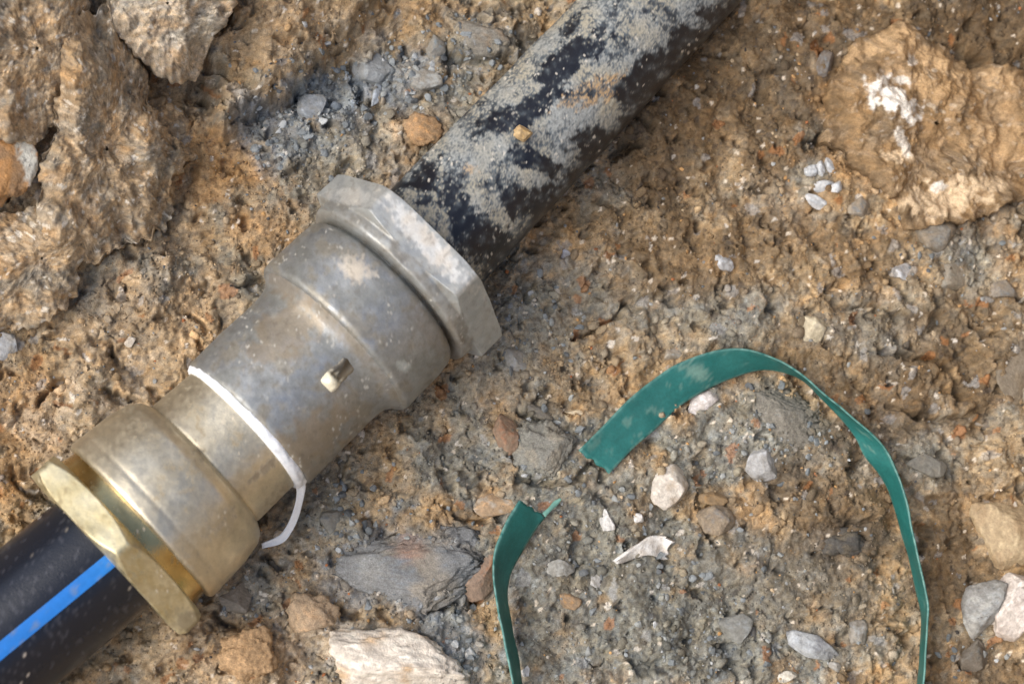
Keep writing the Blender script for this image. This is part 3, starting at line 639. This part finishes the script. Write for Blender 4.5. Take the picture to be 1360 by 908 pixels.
for arr in (Aed, Bed):               # even out the heights along the band
    z = arr[:, 2].copy()
    for _ in range(2): z[1:-1] = 0.25*z[:-2]+0.5*z[1:-1]+0.25*z[2:]
    old = arr.copy()
    for i in range(len(arr)):
        px, py = proj(old[i]); arr[i] = at(float(px), float(py), z[i])
st = ribbon('plastic_strap', Aed, Bed, 2.4, M_STRAP, strap_col, None, sub=9, across=14, loc=ground_at(1000, 480), nseed=457, kink=1.6, ragged=3.5)
tag(st, 'green plastic strapping band curling across the soil with two torn ends', 'strap')
frA, frB = [], []
for (px, py, wd_) in [(722, 684, 5), (730, 676, 4), (738, 668, 5), (745, 662, 2)]:
    P = ground_at(px, py, 9); frA.append(at(px-wd_/2, py-wd_/2, P[2])); frB.append(at(px+wd_/2, py+wd_/2, P[2]))
ribbon('torn_fibre', frA, frB, 1.2, M_STRAP, lambda s, t, P: np.ones(s.shape+(1,))*lin(110, 158, 146), st, sub=4, across=3, nseed=459)

# ------------------------------------------------------------------ stones
def icosphere(sub):
    import bmesh
    bm = bmesh.new(); bmesh.ops.create_icosphere(bm, subdivisions=sub, radius=1.0); bm.verts.ensure_lookup_table()
    v = np.array([q.co[:] for q in bm.verts]); f = np.array([[q.index for q in p.verts] for p in bm.faces], dtype=np.int32); bm.free()
    return v, f
ICO = {s: icosphere(s) for s in (1, 2, 3, 4, 5)}
def noise3(v, size, octv, seed):
    return (fbm(v[:, 0]+v[:, 2]*0.37, v[:, 1]-v[:, 2]*0.61, size, octv, seed) + fbm(v[:, 1]+v[:, 0]*0.41+40, v[:, 2]+v[:, 0]*0.29, size, octv, seed+50) + fbm(v[:, 2]-v[:, 1]*0.33, v[:, 0]+80, size, octv, seed+90))/1.9
def stone_mesh(rx, ry, rz, seed, facets=7, lump=0.16, sub=4, fine=0.03, sharp=1.0, cut=(0.46, 0.82)):
    rng = np.random.RandomState(seed)
    v, f = ICO[sub]; v = v.copy()
    v *= (1 + lump*noise3(v*2+seed, 1.6, 3, seed))[:, None]
    for _ in range(facets):
        n = rng.normal(size=3); n[2] = n[2]*0.8+0.25; n /= np.linalg.norm(n); dd = rng.uniform(*cut)
        ex = v@n-dd; v = v - np.where(ex > 0, ex*sharp*0.94, 0)[:, None]*n
    v *= (1 + fine*noise3(v*8+seed, 1.0, 3, seed+7) + fine*0.6*noise3(v*26+seed, 1.0, 2, seed+9))[:, None]
    v = v/np.abs(v).max(0)
    return v*np.array([rx, ry, rz]), f
def stone(name, cat, label, px, py, w_, h_, ang, colour, second=None, amt=0.5, tall=0.6, sink=0.43, seed=None, facets=12, lump=0.2, sub=4, group=None, patches=None, streak=0, fine=0.03, on=None, csize=0.4, dirt=None, dirtc=None, mat=None, cut=(0.46, 0.82)):
    seed = seed or (int(px*7+py*13) % 9973)
    P = ground_at(px, py) if on is None else on
    ks = pxscale(P)
    if dirt is None: dirt = 0.42 if np.mean(colour) > 0.42 else 0.6; sink = max(sink, 0.47)
    rx, ry = w_*ks*0.57, h_*ks*0.57; rz = min(rx, ry)*tall
    v, f = stone_mesh(rx, ry, rz, seed, facets, lump, sub, fine, 1.0, cut)
    an = -math.radians(ang); ca, sa = math.cos(an), math.sin(an)
    loc_v = v.copy()
    v = np.stack([v[:, 0]*ca-v[:, 1]*sa, v[:, 0]*sa+v[:, 1]*ca, v[:, 2]], -1)
    cz = P[2] + rz*(1-2*sink)
    Pc = at(px, py, cz)
    W = v + Pc
    sz = max(rx, ry)
    n1 = noise3(loc_v, sz*csize, 4, seed+3); n2 = noise3(loc_v, 5, 3, seed+5)
    c = np.ones((len(v), 1))*np.asarray(colour)
    if second is not None: c = mixc(sstep(0.0, 0.45, n1+(amt-0.5))*0.9, c, second)
    if streak:
        sn = fbm(loc_v[:, 0]*0.16+n1*6, loc_v[:, 1]+loc_v[:, 2], streak, 3, seed+11); c = mixc(sstep(0.1, 0.5, sn)*0.6, c, np.asarray(colour)*0.62); c = mixc(sstep(0.2, .6, -sn)*.5, c, np.minimum(np.asarray(colour)*1.2, .9))
    if patches:
        pxx, pyy = proj(W)
        for bl, cc in patches: c = mixc(blob(pxx, pyy, [bl], 0.55*n2+0.3*n1), c, cc)
    gi = int(np.clip((Pc[0]-x0c)/STEP, 0, ncx-1)); gj = int(np.clip((Pc[1]-y0c)/STEP, 0, ncy-1))
    soilc = np.asarray(dirtc) if dirtc is not None else col[offy+max(gj-12, 0):offy+gj+12, offx+max(gi-12, 0):offx+gi+12].reshape(-1, 3).mean(0)
    zz = (loc_v[:, 2]/rz+1)/2
    dm = np.clip(sstep(0.75, 0.25, zz-sink + 0.5*n2 + 0.25*n1) + sstep(0.25, 0.7, n1*0.7+n2*0.6)*0.8, 0, 1)*dirt
    c = mixc(dm, c, soilc)
    c = c*(1+0.22*n2[:, None])
    o = mesh_np(name, W, f, mat or (M_SOIL if name == 'clod' else M_STONE), c, loc=np.array([Pc[0], Pc[1], Pc[2]-rz]))
    return tag(o, label, cat, group)

WHT = lin(222, 222, 220); CREAM = lin(226, 212, 184); LG = lin(176, 182, 188); MG = lin(126, 130, 132); DG = lin(92, 94, 96); BG2 = lin(118, 126, 132)
ST = [
 # name, cat, label, px, py, w, h, ang, colour, second, kwargs
 ('stone','stone','large cream stone stained orange at the bottom edge of the soil',522,886,188,92,12,lin(234,226,212),lin(206,174,134),dict(amt=.3,tall=.6,sink=.42,sub=5,streak=6,facets=2,fine=.06,lump=.2,dirt=.28,seed=12)),
 ('stone_slab','stone','wide blue grey slab with a rusty patch beside the green strap',545,762,212,112,-6,BG2,lin(150,140,122),dict(amt=.45,tall=.3,sink=.5,sub=5,facets=4,lump=.28,fine=.09,mat=M_SOIL,dirt=.6,patches=[((545,728,26,20,20,.8),lin(170,126,98)),((490,752,20,24,10,.5),lin(170,172,166))])),
 ('stone','stone','reddish brown stone between the grey slab and the green strap',638,765,38,62,12,lin(124,84,56),lin(160,112,78),dict(tall=.9)),
 ('stone','stone','small tan block with a pale top touching the strap end',656,672,58,34,4,lin(190,154,114),lin(206,198,186),dict(tall=.8,facets=10)),
 ('stone_slab','stone','broad grey clay slab in the gap between the strap ends',722,604,92,84,10,lin(126,126,120),lin(150,142,126),dict(tall=.35,sink=.5,sub=5,fine=.1,mat=M_SOIL,facets=5,lump=.3)),
 ('stone','stone','rounded white quartz stone inside the curl of the strap',883,648,58,50,-20,lin(218,212,202),lin(190,176,158),dict(tall=.8,amt=.35,sub=4)),
 ('pebble','pebble','narrow white upright pebble left of the white flake',806,692,17,30,-10,WHT,None,dict(tall=.9)),
 ('pebble','pebble','tiny white pebble just above the curved white flake',848,688,13,12,0,WHT,None,dict(tall=.9)),
 ('stone','stone','dark grey angular stone under the small brown stone',946,692,54,44,25,lin(112,112,110),lin(136,130,118),dict(tall=.6)),
 ('stone','stone','small flat olive brown stone resting on dark grey stone',944,661,42,20,0,lin(132,104,66),lin(110,88,58),dict(tall=.6)),
 ('stone','stone','knobbly light grey stone with a white crust inside the strap loop',1010,618,44,56,8,lin(176,180,184),lin(136,138,138),dict(tall=.8,lump=.35,sub=4)),
 ('stone_slab','stone','broad dark grey clay slab below the top bend of the strap',1040,556,104,80,25,lin(116,117,114),lin(140,134,120),dict(tall=.35,sink=.55,sub=5,fine=.1,mat=M_SOIL,facets=5,lump=.3)),
 ('stone','stone','long white stone tucked under the inner edge of the strap',934,531,54,24,-38,lin(216,212,210),lin(186,180,174),dict(tall=.7)),
 ('stone','stone','small cream stone lying left of the flat strap end',770,549,40,20,4,lin(222,208,178),lin(196,172,132),dict(tall=.7)),
 ('stone','stone','pale translucent rounded stone alone above the strap bend',1079,441,44,40,35,lin(202,192,164),lin(184,176,156),dict(tall=.7,facets=4)),
 ('pebble','pebble','pale grey pointed chip alone on tan soil near the middle right',963,348,36,22,38,lin(188,196,202),lin(150,156,162),dict(tall=.6)),
 ('stone','stone','bright grey chip touching the large smooth grey stone',1198,362,42,26,28,lin(192,196,200),lin(140,146,152),dict(tall=.7)),
 ('stone','stone','large smooth grey stone beside the bright grey chip',1260,367,72,44,4,lin(126,124,116),lin(140,134,122),dict(tall=.6,facets=4)),
 ('stone','stone','small slate grey stone right of the large smooth grey stone',1330,385,38,24,-8,lin(104,108,110),lin(124,116,104),dict(tall=.6)),
 ('stone','stone','rough dark grey stone above the bright grey chip',1240,312,58,44,8,lin(112,114,112),lin(140,128,110),dict(tall=.6,sub=4,lump=.3)),
 ('stone','stone','blue grey stone below right of the white pebble cluster',1143,276,36,28,0,lin(108,118,124),lin(126,124,116),dict(tall=.6)),
 ('stone','stone','broad cream rock cut by the right edge of the picture',1344,712,126,104,25,lin(186,170,138),lin(150,130,100),dict(tall=.6,sub=5,amt=.4,facets=9,fine=.05)),
 ('stone','stone','grey banded block joined to the pinkish white rock at right',1300,812,66,86,18,lin(138,142,142),lin(170,172,168),dict(tall=.9,sub=5,facets=13,streak=14,cut=(.36,.62),dirt=.2,sink=.32)),
 ('stone','stone','pinkish white pitted rock at the right edge',1352,796,92,80,-30,lin(212,205,198),lin(186,176,168),dict(tall=.8,sub=5,facets=11,cut=(.4,.7),dirt=.2,sink=.38)),
 ('stone','stone','dark grey crumbling stone below the grey banded block',1290,872,46,48,0,lin(92,94,92),lin(120,122,120),dict(tall=.7,lump=.35,sub=4)),
 ('stone','stone','long mottled grey stone near the bottom right of the strap',1082,858,76,32,24,lin(170,176,180),lin(120,124,130),dict(tall=.7,sub=4,facets=13,cut=(.36,.66),dirt=.25)),
 ('pebble','pebble','small grey pebble at the tip of the long mottled stone',1110,884,18,16,0,lin(160,166,168),None,dict(tall=.8)),
 ('stone','stone','upright grey oval stone right of the long mottled stone',1138,836,28,38,-12,lin(150,154,154),lin(120,122,122),dict(tall=.7)),
 ('stone','stone','blue grey stone half sunk in the grey soil at bottom centre',976,832,44,40,0,lin(128,134,136),lin(112,116,116),dict(tall=.6)),
 ('pebble','pebble','dark grey pebble touching the half sunk blue grey stone',1000,843,22,20,0,lin(98,102,106),None,dict(tall=.7)),
 ('pebble','pebble','small white chip on the bottom edge below the mottled stone',1042,898,32,14,-12,lin(222,220,208),None,dict(tall=.7)),
 ('stone','stone','orange brown stone inside the lower strap end',752,796,38,22,14,lin(178,134,82),lin(150,118,80),dict(tall=.6)),
 ('stone','stone','pale grey flat stone just right of the lower strap end',742,754,42,30,0,lin(172,174,170),lin(150,148,140),dict(tall=.5,sink=.5)),
 ('pebble','pebble','pale grey pebble below the curved white flake',791,772,28,20,20,lin(196,196,194),lin(160,158,152),dict(tall=.6)),
 ('pebble','pebble','tiny white pebble right of the large cream stone',622,866,14,18,30,lin(214,214,210),None,dict(tall=.8)),
 ('pebble','pebble','white pebble against the strap at the bottom edge',699,892,14,18,0,lin(222,224,226),None,dict(tall=.8)),
 ('stone','stone','dark grey glassy stone touching the brass nut',312,796,42,44,0,lin(110,106,102),lin(146,142,136),dict(tall=.9,facets=11)),
 ('stone','stone','dark blue grey stone right of the loose tape tail',438,690,34,32,20,lin(112,120,124),lin(132,130,122),dict(tall=.7)),
 ('pebble','pebble','small black stone below the loose tape tail',370,754,24,28,0,lin(66,66,68),None,dict(tall=.8)),
 ('stone','stone','bluish white stone sunk in the soil beside the muddy pipe',752,340,46,26,-22,lin(196,200,210),lin(170,166,160),dict(tall=.5,sink=.5)),
 ('stone','stone','grey stone right of the tarnished nut corner',686,481,38,30,20,lin(142,146,148),lin(126,122,114),dict(tall=.6)),
 ('stone','stone','small grey stone above the flat part of the strap',897,470,30,20,-20,lin(150,152,148),lin(130,126,118),dict(tall=.6)),
 ('rock','rock','rusty rock with a pale chipped rim at the left edge',2,214,84,112,12,lin(172,128,80),lin(140,112,82),dict(tall=.5,sink=.28,dirt=.12,sub=5,facets=6,fine=.06,patches=[((36,205,13,66,-14,1),lin(208,208,196))])),
 ('stone','stone','light blue grey stone in orange soil at the left edge',4,458,36,40,0,lin(168,178,186),lin(150,152,150),dict(tall=.7)),
 ('pebble','pebble','pale pinkish chip at the tip of the left ridge',114,308,22,34,35,lin(206,190,170),None,dict(tall=.7)),
 ('stone','stone','pale blue grey stone furthest left in the row above the muddy pipe',497,96,48,50,-15,lin(158,166,170),lin(136,140,140),dict(tall=.7)),
 ('pebble','pebble','thin upright pale chip in front of the blue grey stone',500,125,14,34,20,lin(176,186,196),None,dict(tall=.8)),
 ('stone','stone','pale grey wide stone in the row above the muddy pipe',568,106,58,32,6,lin(162,166,164),lin(144,140,130),dict(tall=.7,facets=9)),
 ('stone','stone','dusty blue grey stone at the foot of the soil wall',416,142,40,40,-20,lin(148,156,164),lin(134,132,126),dict(tall=.7)),
 ('stone','stone','dark blue grey stone behind the wide pale stone',578,64,26,34,0,lin(110,122,128),lin(126,130,128),dict(tall=.8)),
 ('clod','clod','round orange crumbly clod close to the muddy pipe',562,172,50,44,0,lin(196,150,100),lin(180,146,106),dict(tall=.6,lump=.3,sub=4,fine=.1,facets=1)),
 ('clod','clod','grey crumbly clod overhanging a dark hollow above the muddy pipe',642,52,76,46,8,lin(132,130,122),lin(150,128,100),dict(tall=.7,lump=.35,sub=4,fine=.1,facets=2,sink=.2)),
 ('clod','clod','dark grey crumbly clod in the middle of the strap loop',1122,722,58,40,-10,lin(76,76,74),lin(96,90,78),dict(dirt=.2,tall=.5,lump=.45,sub=4,fine=.12,facets=0)),
 ('pebble','crumb','yellow sandy crumb stuck on the muddy pipe',695,177,24,19,10,lin(206,170,110),lin(222,194,140),dict(tall=.8,lump=.3)),
 ('stone','stone','rust red stone beside the grey clay slab',672,578,36,46,20,lin(156,112,84),lin(138,110,86),dict(tall=.6,lump=.3)),
 ('stone','stone','dark flat stone by the left edge of the grey clay slab',716,546,42,16,28,lin(96,94,90),None,dict(tall=.6,facets=9)),
 ('stone','stone','small dark grey stone left of the orange rock',1096,86,24,36,10,lin(116,122,126),lin(104,100,92),dict(tall=.6)),
 ('stone','stone','flat grey stone by the right edge above the strap',1350,486,50,92,18,lin(116,110,98),lin(134,120,98),dict(tall=.4,sink=.5,sub=4)),
 ('stone','stone','slate grey stone right of the strap in brown soil',1232,614,52,34,6,lin(100,104,104),lin(120,112,98),dict(tall=.5,sink=.5)),
 ('stone','stone','dark slate stone between strap and right edge',1312,562,32,24,0,lin(92,96,98),lin(116,106,92),dict(tall=.6)),
 ('clod','clod','tan crumbly clod right of the brass nut at bottom left',330,868,74,62,-10,lin(182,148,108),lin(194,160,120),dict(tall=.6,lump=.35,sub=5,fine=.1,facets=2)),
 ('clod','clod','pale tan clod above the large cream stone',414,818,64,58,20,lin(186,156,122),lin(172,150,124),dict(tall=.55,lump=.35,sub=4,fine=.1,facets=2)),
 ('stone','stone','pale round spot of a stone on the left soil bank',174,452,16,18,0,lin(206,200,188),None,dict(tall=.7)),
]
for i, s in enumerate(ST):
    nm, cat, lab, px, py, w_, h_, an, c, c2, kw = s
    kw = dict(kw)
    if 'stuck on' in lab:
        P = E0 + dE*120 ; kw['on'] = at(px, py, AZ+RE*0.98); kw['sink'] = .4
    stone(nm, cat, lab, px, py, w_, h_, an, c, c2, **kw)
CL = [(1077,227,17,15,0,'leftmost white pebble of the cluster left of the orange rock'),(1090,223,14,22,-30,'slanted white pebble at the top middle of the cluster'),(1103,222,13,26,-12,'tallest white pebble at the top right of the cluster'),
      (1094,247,26,18,-10,'widest white pebble in the lower row of the cluster'),(1111,249,14,20,20,'small white pebble at the right end of the cluster'),(1086,269,34,16,18,'long pointed white chip lying just below the pebble cluster')]
for px, py, w_, h_, an, lab in CL:
    stone('pebble', 'pebble', lab, px, py, w_, h_, an, lin(202, 208, 212), lin(170, 178, 184), tall=.8, sink=.4, sub=3, facets=9, dirt=.3, group='white pebble cluster left of the orange rock')
fa = [(816,744),(832,733),(848,722),(862,712),(878,711),(889,713)]; fb = [(820,748),(838,742),(852,738),(866,737),(878,742),(888,741)]
def lifted(q, h): P = ground_at(q[0], q[1]); return at(q[0], q[1], P[2]+h)
fl_ = ribbon('flake', [lifted(q, 9) for q in fa], [lifted(q, 5) for q in fb], 4.5, M_STONE, lambda s_, t, P: mixc(np.clip(0.5+fbm(P[..., 0], P[..., 1], 12, 3, 471), 0, 1), lin(222, 222, 218), lin(196, 190, 180)), sub=6, across=8, nseed=473, kink=3, ragged=9, loc=ground_at(855, 730))
tag(fl_, 'curved white flake with a thin tail lying on grey soil', 'flake')
def rock_tint(P, c, fr_):
    px, py = proj(P); n = fbm(px, py, 12, 4, 761); n2 = fbm(px, py, 50, 4, 763)
    c = c*0.4 + 0.6*mixc(np.clip(0.5+1.2*n2, 0, 1), lin(152, 124, 88), lin(116, 95, 68))
    c = mixc(blob(px, py, [(1160, 60, 60, 14, -25, .7), (1240, 78, 70, 12, 22, .7), (1330, 100, 60, 10, 14, .5), (1215, 110, 40, 14, 20, .5), (1320, 190, 40, 40, 0, .4)], 0.7*n), c, lin(194, 164, 124))
    c = mixc(blob(px, py, [(1255, 262, 66, 24, -8, .9), (1195, 205, 20, 10, 10, .8), (1310, 245, 30, 14, 0, .6)], 0.8*n), c, lin(206, 184, 152))
    c = mixc(blob(px, py, [(1178, 125, 26, 20, 20, 1), (1204, 144, 24, 16, 40, 1), (1198, 108, 10, 7, 0, .9), (1212, 80, 10, 7, 0, .6), (1246, 248, 10, 9, 0, .9), (1200, 190, 9, 18, -20, .7)], 0.75*n), c, lin(226, 222, 212))
    return mixc(np.repeat(np.clip((fr_-0.86)/0.14, 0, 1)[:, None], px.shape[1], 1)*np.clip(0.6+n, 0, 1)*0.8, c, BROWN*1.1)
rk = ledge('rock', ROCK_OUT, (1238, 168), 10, 22, 771, lin(148, 122, 88), under=.1, relief=16, tilt=(0.0, 0.0), tintf=rock_tint)
tag(rk, 'large orange rock with white crust patches half buried at the upper right', 'rock')
# ------------------------------------------------------------------ loose grit and crumbs: nobody could count them
def scatter(name, label, n, smin, smax, sub, palette, seed, zone=None, tall=(0.5, 0.9)):
    rng = np.random.RandomState(seed)
    bv, bf = ICO[sub]; nv = len(bv)
    cx = rng.uniform(gx[offx]+6, gx[offx+ncx-1]-6, n*3); cy = rng.uniform(gy[offy]+6, gy[offy+ncy-1]-6, n*3)
    dens = fbm(cx, cy, 120, 3, seed+1) + 0.5*fbm(cx, cy, 30, 2, seed+2)
    keep = rng.uniform(-0.7, 0.7, n*3) < dens
    cx, cy = cx[keep][:n], cy[keep][:n]; n = len(cx)
    cz = hgt(cx, cy)
    r = smin*(smax/smin)**(rng.uniform(0, 1, n)**2.2)
    sc = np.stack([r*rng.uniform(.75, 1.3, n), r*rng.uniform(.65, 1.05, n), r*rng.uniform(tall[0], tall[1], n)], -1)
    rot = rng.uniform(0, 6.28, n); tl_ = rng.normal(0, .35, (n, 2))
    jit = 1 + rng.uniform(-0.22, 0.22, (n, nv))
    v = bv[None]*jit[..., None]*sc[:, None]
    ca, sa = np.cos(rot)[:, None], np.sin(rot)[:, None]
    x = v[..., 0]*ca - v[..., 1]*sa; y = v[..., 0]*sa + v[..., 1]*ca; z = v[..., 2] + x*tl_[:, :1] + y*tl_[:, 1:]
    V = np.stack([x+cx[:, None], y+cy[:, None], z+(cz+0.15*sc[:, 2])[:, None]], -1)
    fcs = (bf[None] + (np.arange(n)*nv)[:, None, None]).reshape(-1, 3)
    if palette is None:
        ix = np.clip(((cx-x0c)/STEP).astype(int), 0, ncx-1); iy = np.clip(((cy-y0c)/STEP).astype(int), 0, ncy-1)
        cc = col[offy:offy+ncy, offx:offx+ncx][iy, ix]*rng.uniform(.85, 1.25, (n, 1))
    else:
        pal = np.array([p_[0] for p_ in palette]); pr = np.array([p_[1] for p_ in palette]); pr = pr/pr.sum()
        cc = pal[rng.choice(len(pal), n, p=pr)]*rng.uniform(.75, 1.2, (n, 1))
    C = np.repeat(cc, nv, 0)
    o = mesh_np(name, V.reshape(-1, 3), fcs, M_STONE if palette else M_SOIL, C, smooth=(palette is None))
    return tag(o, label, kind='stuff')
scatter('soil_crumbs', 'loose crumbs of soil lying over the trench floor', 3800, 1.6, 8.0, 2, None, 501)
def sand():
    rng = np.random.RandomState(511); n = 65000
    cx = rng.uniform(-760, 780, n); cy = rng.uniform(-520, 560, n); cz = hgt(cx, cy)
    keep = rng.uniform(-.9, .5, n) < fbm(cx, cy, 110, 3, 513); cx, cy, cz = cx[keep], cy[keep], cz[keep]; n = len(cx)
    o6 = np.array([(1,0,0),(-1,0,0),(0,1,0),(0,-1,0),(0,0,1),(0,0,-1)], float)
    f8 = np.array([(0,2,4),(2,1,4),(1,3,4),(3,0,4),(2,0,5),(1,2,5),(3,1,5),(0,3,5)])
    r = 0.8*(3.2**(rng.uniform(0, 1, n)**1.6))
    v = o6[None]*(r[:, None]*rng.uniform(.6, 1.3, (n, 6)))[..., None]
    a_ = rng.uniform(0, 6.28, n); ca, sa = np.cos(a_)[:, None], np.sin(a_)[:, None]; tl_ = rng.normal(0, .5, (n, 1))
    x = v[..., 0]*ca-v[..., 1]*sa; y = v[..., 0]*sa+v[..., 1]*ca; z = v[..., 2]+x*tl_
    V = np.stack([x+cx[:, None], y+cy[:, None], z+(cz+0.35*r)[:, None]], -1)
    ix = np.clip(((cx-x0c)/STEP).astype(int), 0, ncx-1); iy = np.clip(((cy-y0c)/STEP).astype(int), 0, ncy-1)
    cc = col[offy:offy+ncy, offx:offx+ncx][iy, ix]*(0.76+0.5*rng.uniform(0, 1, (n, 1))**1.3)
    o = mesh_np('sand_grains', V.reshape(-1, 3), (f8[None]+(np.arange(n)*6)[:, None, None]).reshape(-1, 3), M_STONE, np.repeat(cc, 6, 0), smooth=False)
    return tag(o, 'fine loose sand grains over the soil', kind='stuff')
sand()
scatter('grit', 'fine mixed grit of white, grey and rusty grains in the soil', 3600, 0.9, 3.6, 1,
        [(lin(196, 190, 178), 0.4), (lin(150, 152, 150), 3), (lin(112, 118, 122), 2.2), (lin(186, 146, 96), 2), (lin(160, 104, 66), .7), (lin(70, 68, 66), 1.3), (lin(180, 160, 130), 2)], 503)
def scatter_grey():
    rng = np.random.RandomState(507); pts = []
    for cx, cy, rx, ry, n in [(390,165,75,60,150),(520,105,95,50,170),(430,130,60,40,90),(620,70,80,50,90),(600,860,90,50,80),(545,760,150,80,120),(720,600,80,60,80),(460,690,60,60,50),(1040,570,110,70,90),(880,760,190,140,170),(950,870,180,50,90),(700,440,90,60,60),(1230,340,120,70,50),(340,800,60,40,30),(1290,860,60,50,30)]:
        for _ in range(n):
            px, py = cx+rng.normal()*rx*.5, cy+rng.normal()*ry*.5
            P = at(px, py, 0); pts.append((P[0], P[1]))
    pts = np.array(pts); bv, bf = ICO[2]; nv = len(bv); n = len(pts)
    r = 1.6*(7.5/1.6)**(rng.uniform(0, 1, n)**1.8); cz = hgt(pts[:, 0], pts[:, 1])
    V = np.empty((n, nv, 3))
    for i in range(n):
        v = bv*np.array([rng.uniform(.9, 1.6), rng.uniform(.6, 1), rng.uniform(.4, .8)])
        for _ in range(7):
            nn = rng.normal(size=3); nn /= np.linalg.norm(nn); ex = v@nn-rng.uniform(.4, .75); v = v-np.where(ex > 0, ex, 0)[:, None]*nn
        a_ = rng.uniform(0, 6.28); ca, sa = math.cos(a_), math.sin(a_); x = v[:, 0]*ca-v[:, 1]*sa; y = v[:, 0]*sa+v[:, 1]*ca
        V[i] = np.stack([x, y, v[:, 2]+.4*rng.normal()*x+.3*rng.normal()*y], -1)*r[i] + np.array([pts[i, 0], pts[i, 1], cz[i]+r[i]*.1])
    pal = np.array([lin(132,138,140), lin(112,118,120), lin(150,154,152), lin(96,100,102), lin(176,180,180)])
    cc = pal[rng.choice(5, n, p=[.34, .26, .2, .12, .08])]*rng.uniform(.85, 1.12, (n, 1))
    return mesh_np('grey_gravel', V.reshape(-1, 3), (bf[None]+(np.arange(n)*nv)[:, None, None]).reshape(-1, 3), M_STONE, np.repeat(cc, nv, 0), smooth=False)
tag(scatter_grey(), 'crushed blue grey stone fragments mixed into the grey clay', kind='stuff')
print('tris', sum(len(o.data.polygons)*(2 if len(o.data.polygons) and o.data.polygons[0].loop_total == 4 else 1) for o in SC.objects if o.type == 'MESH'))
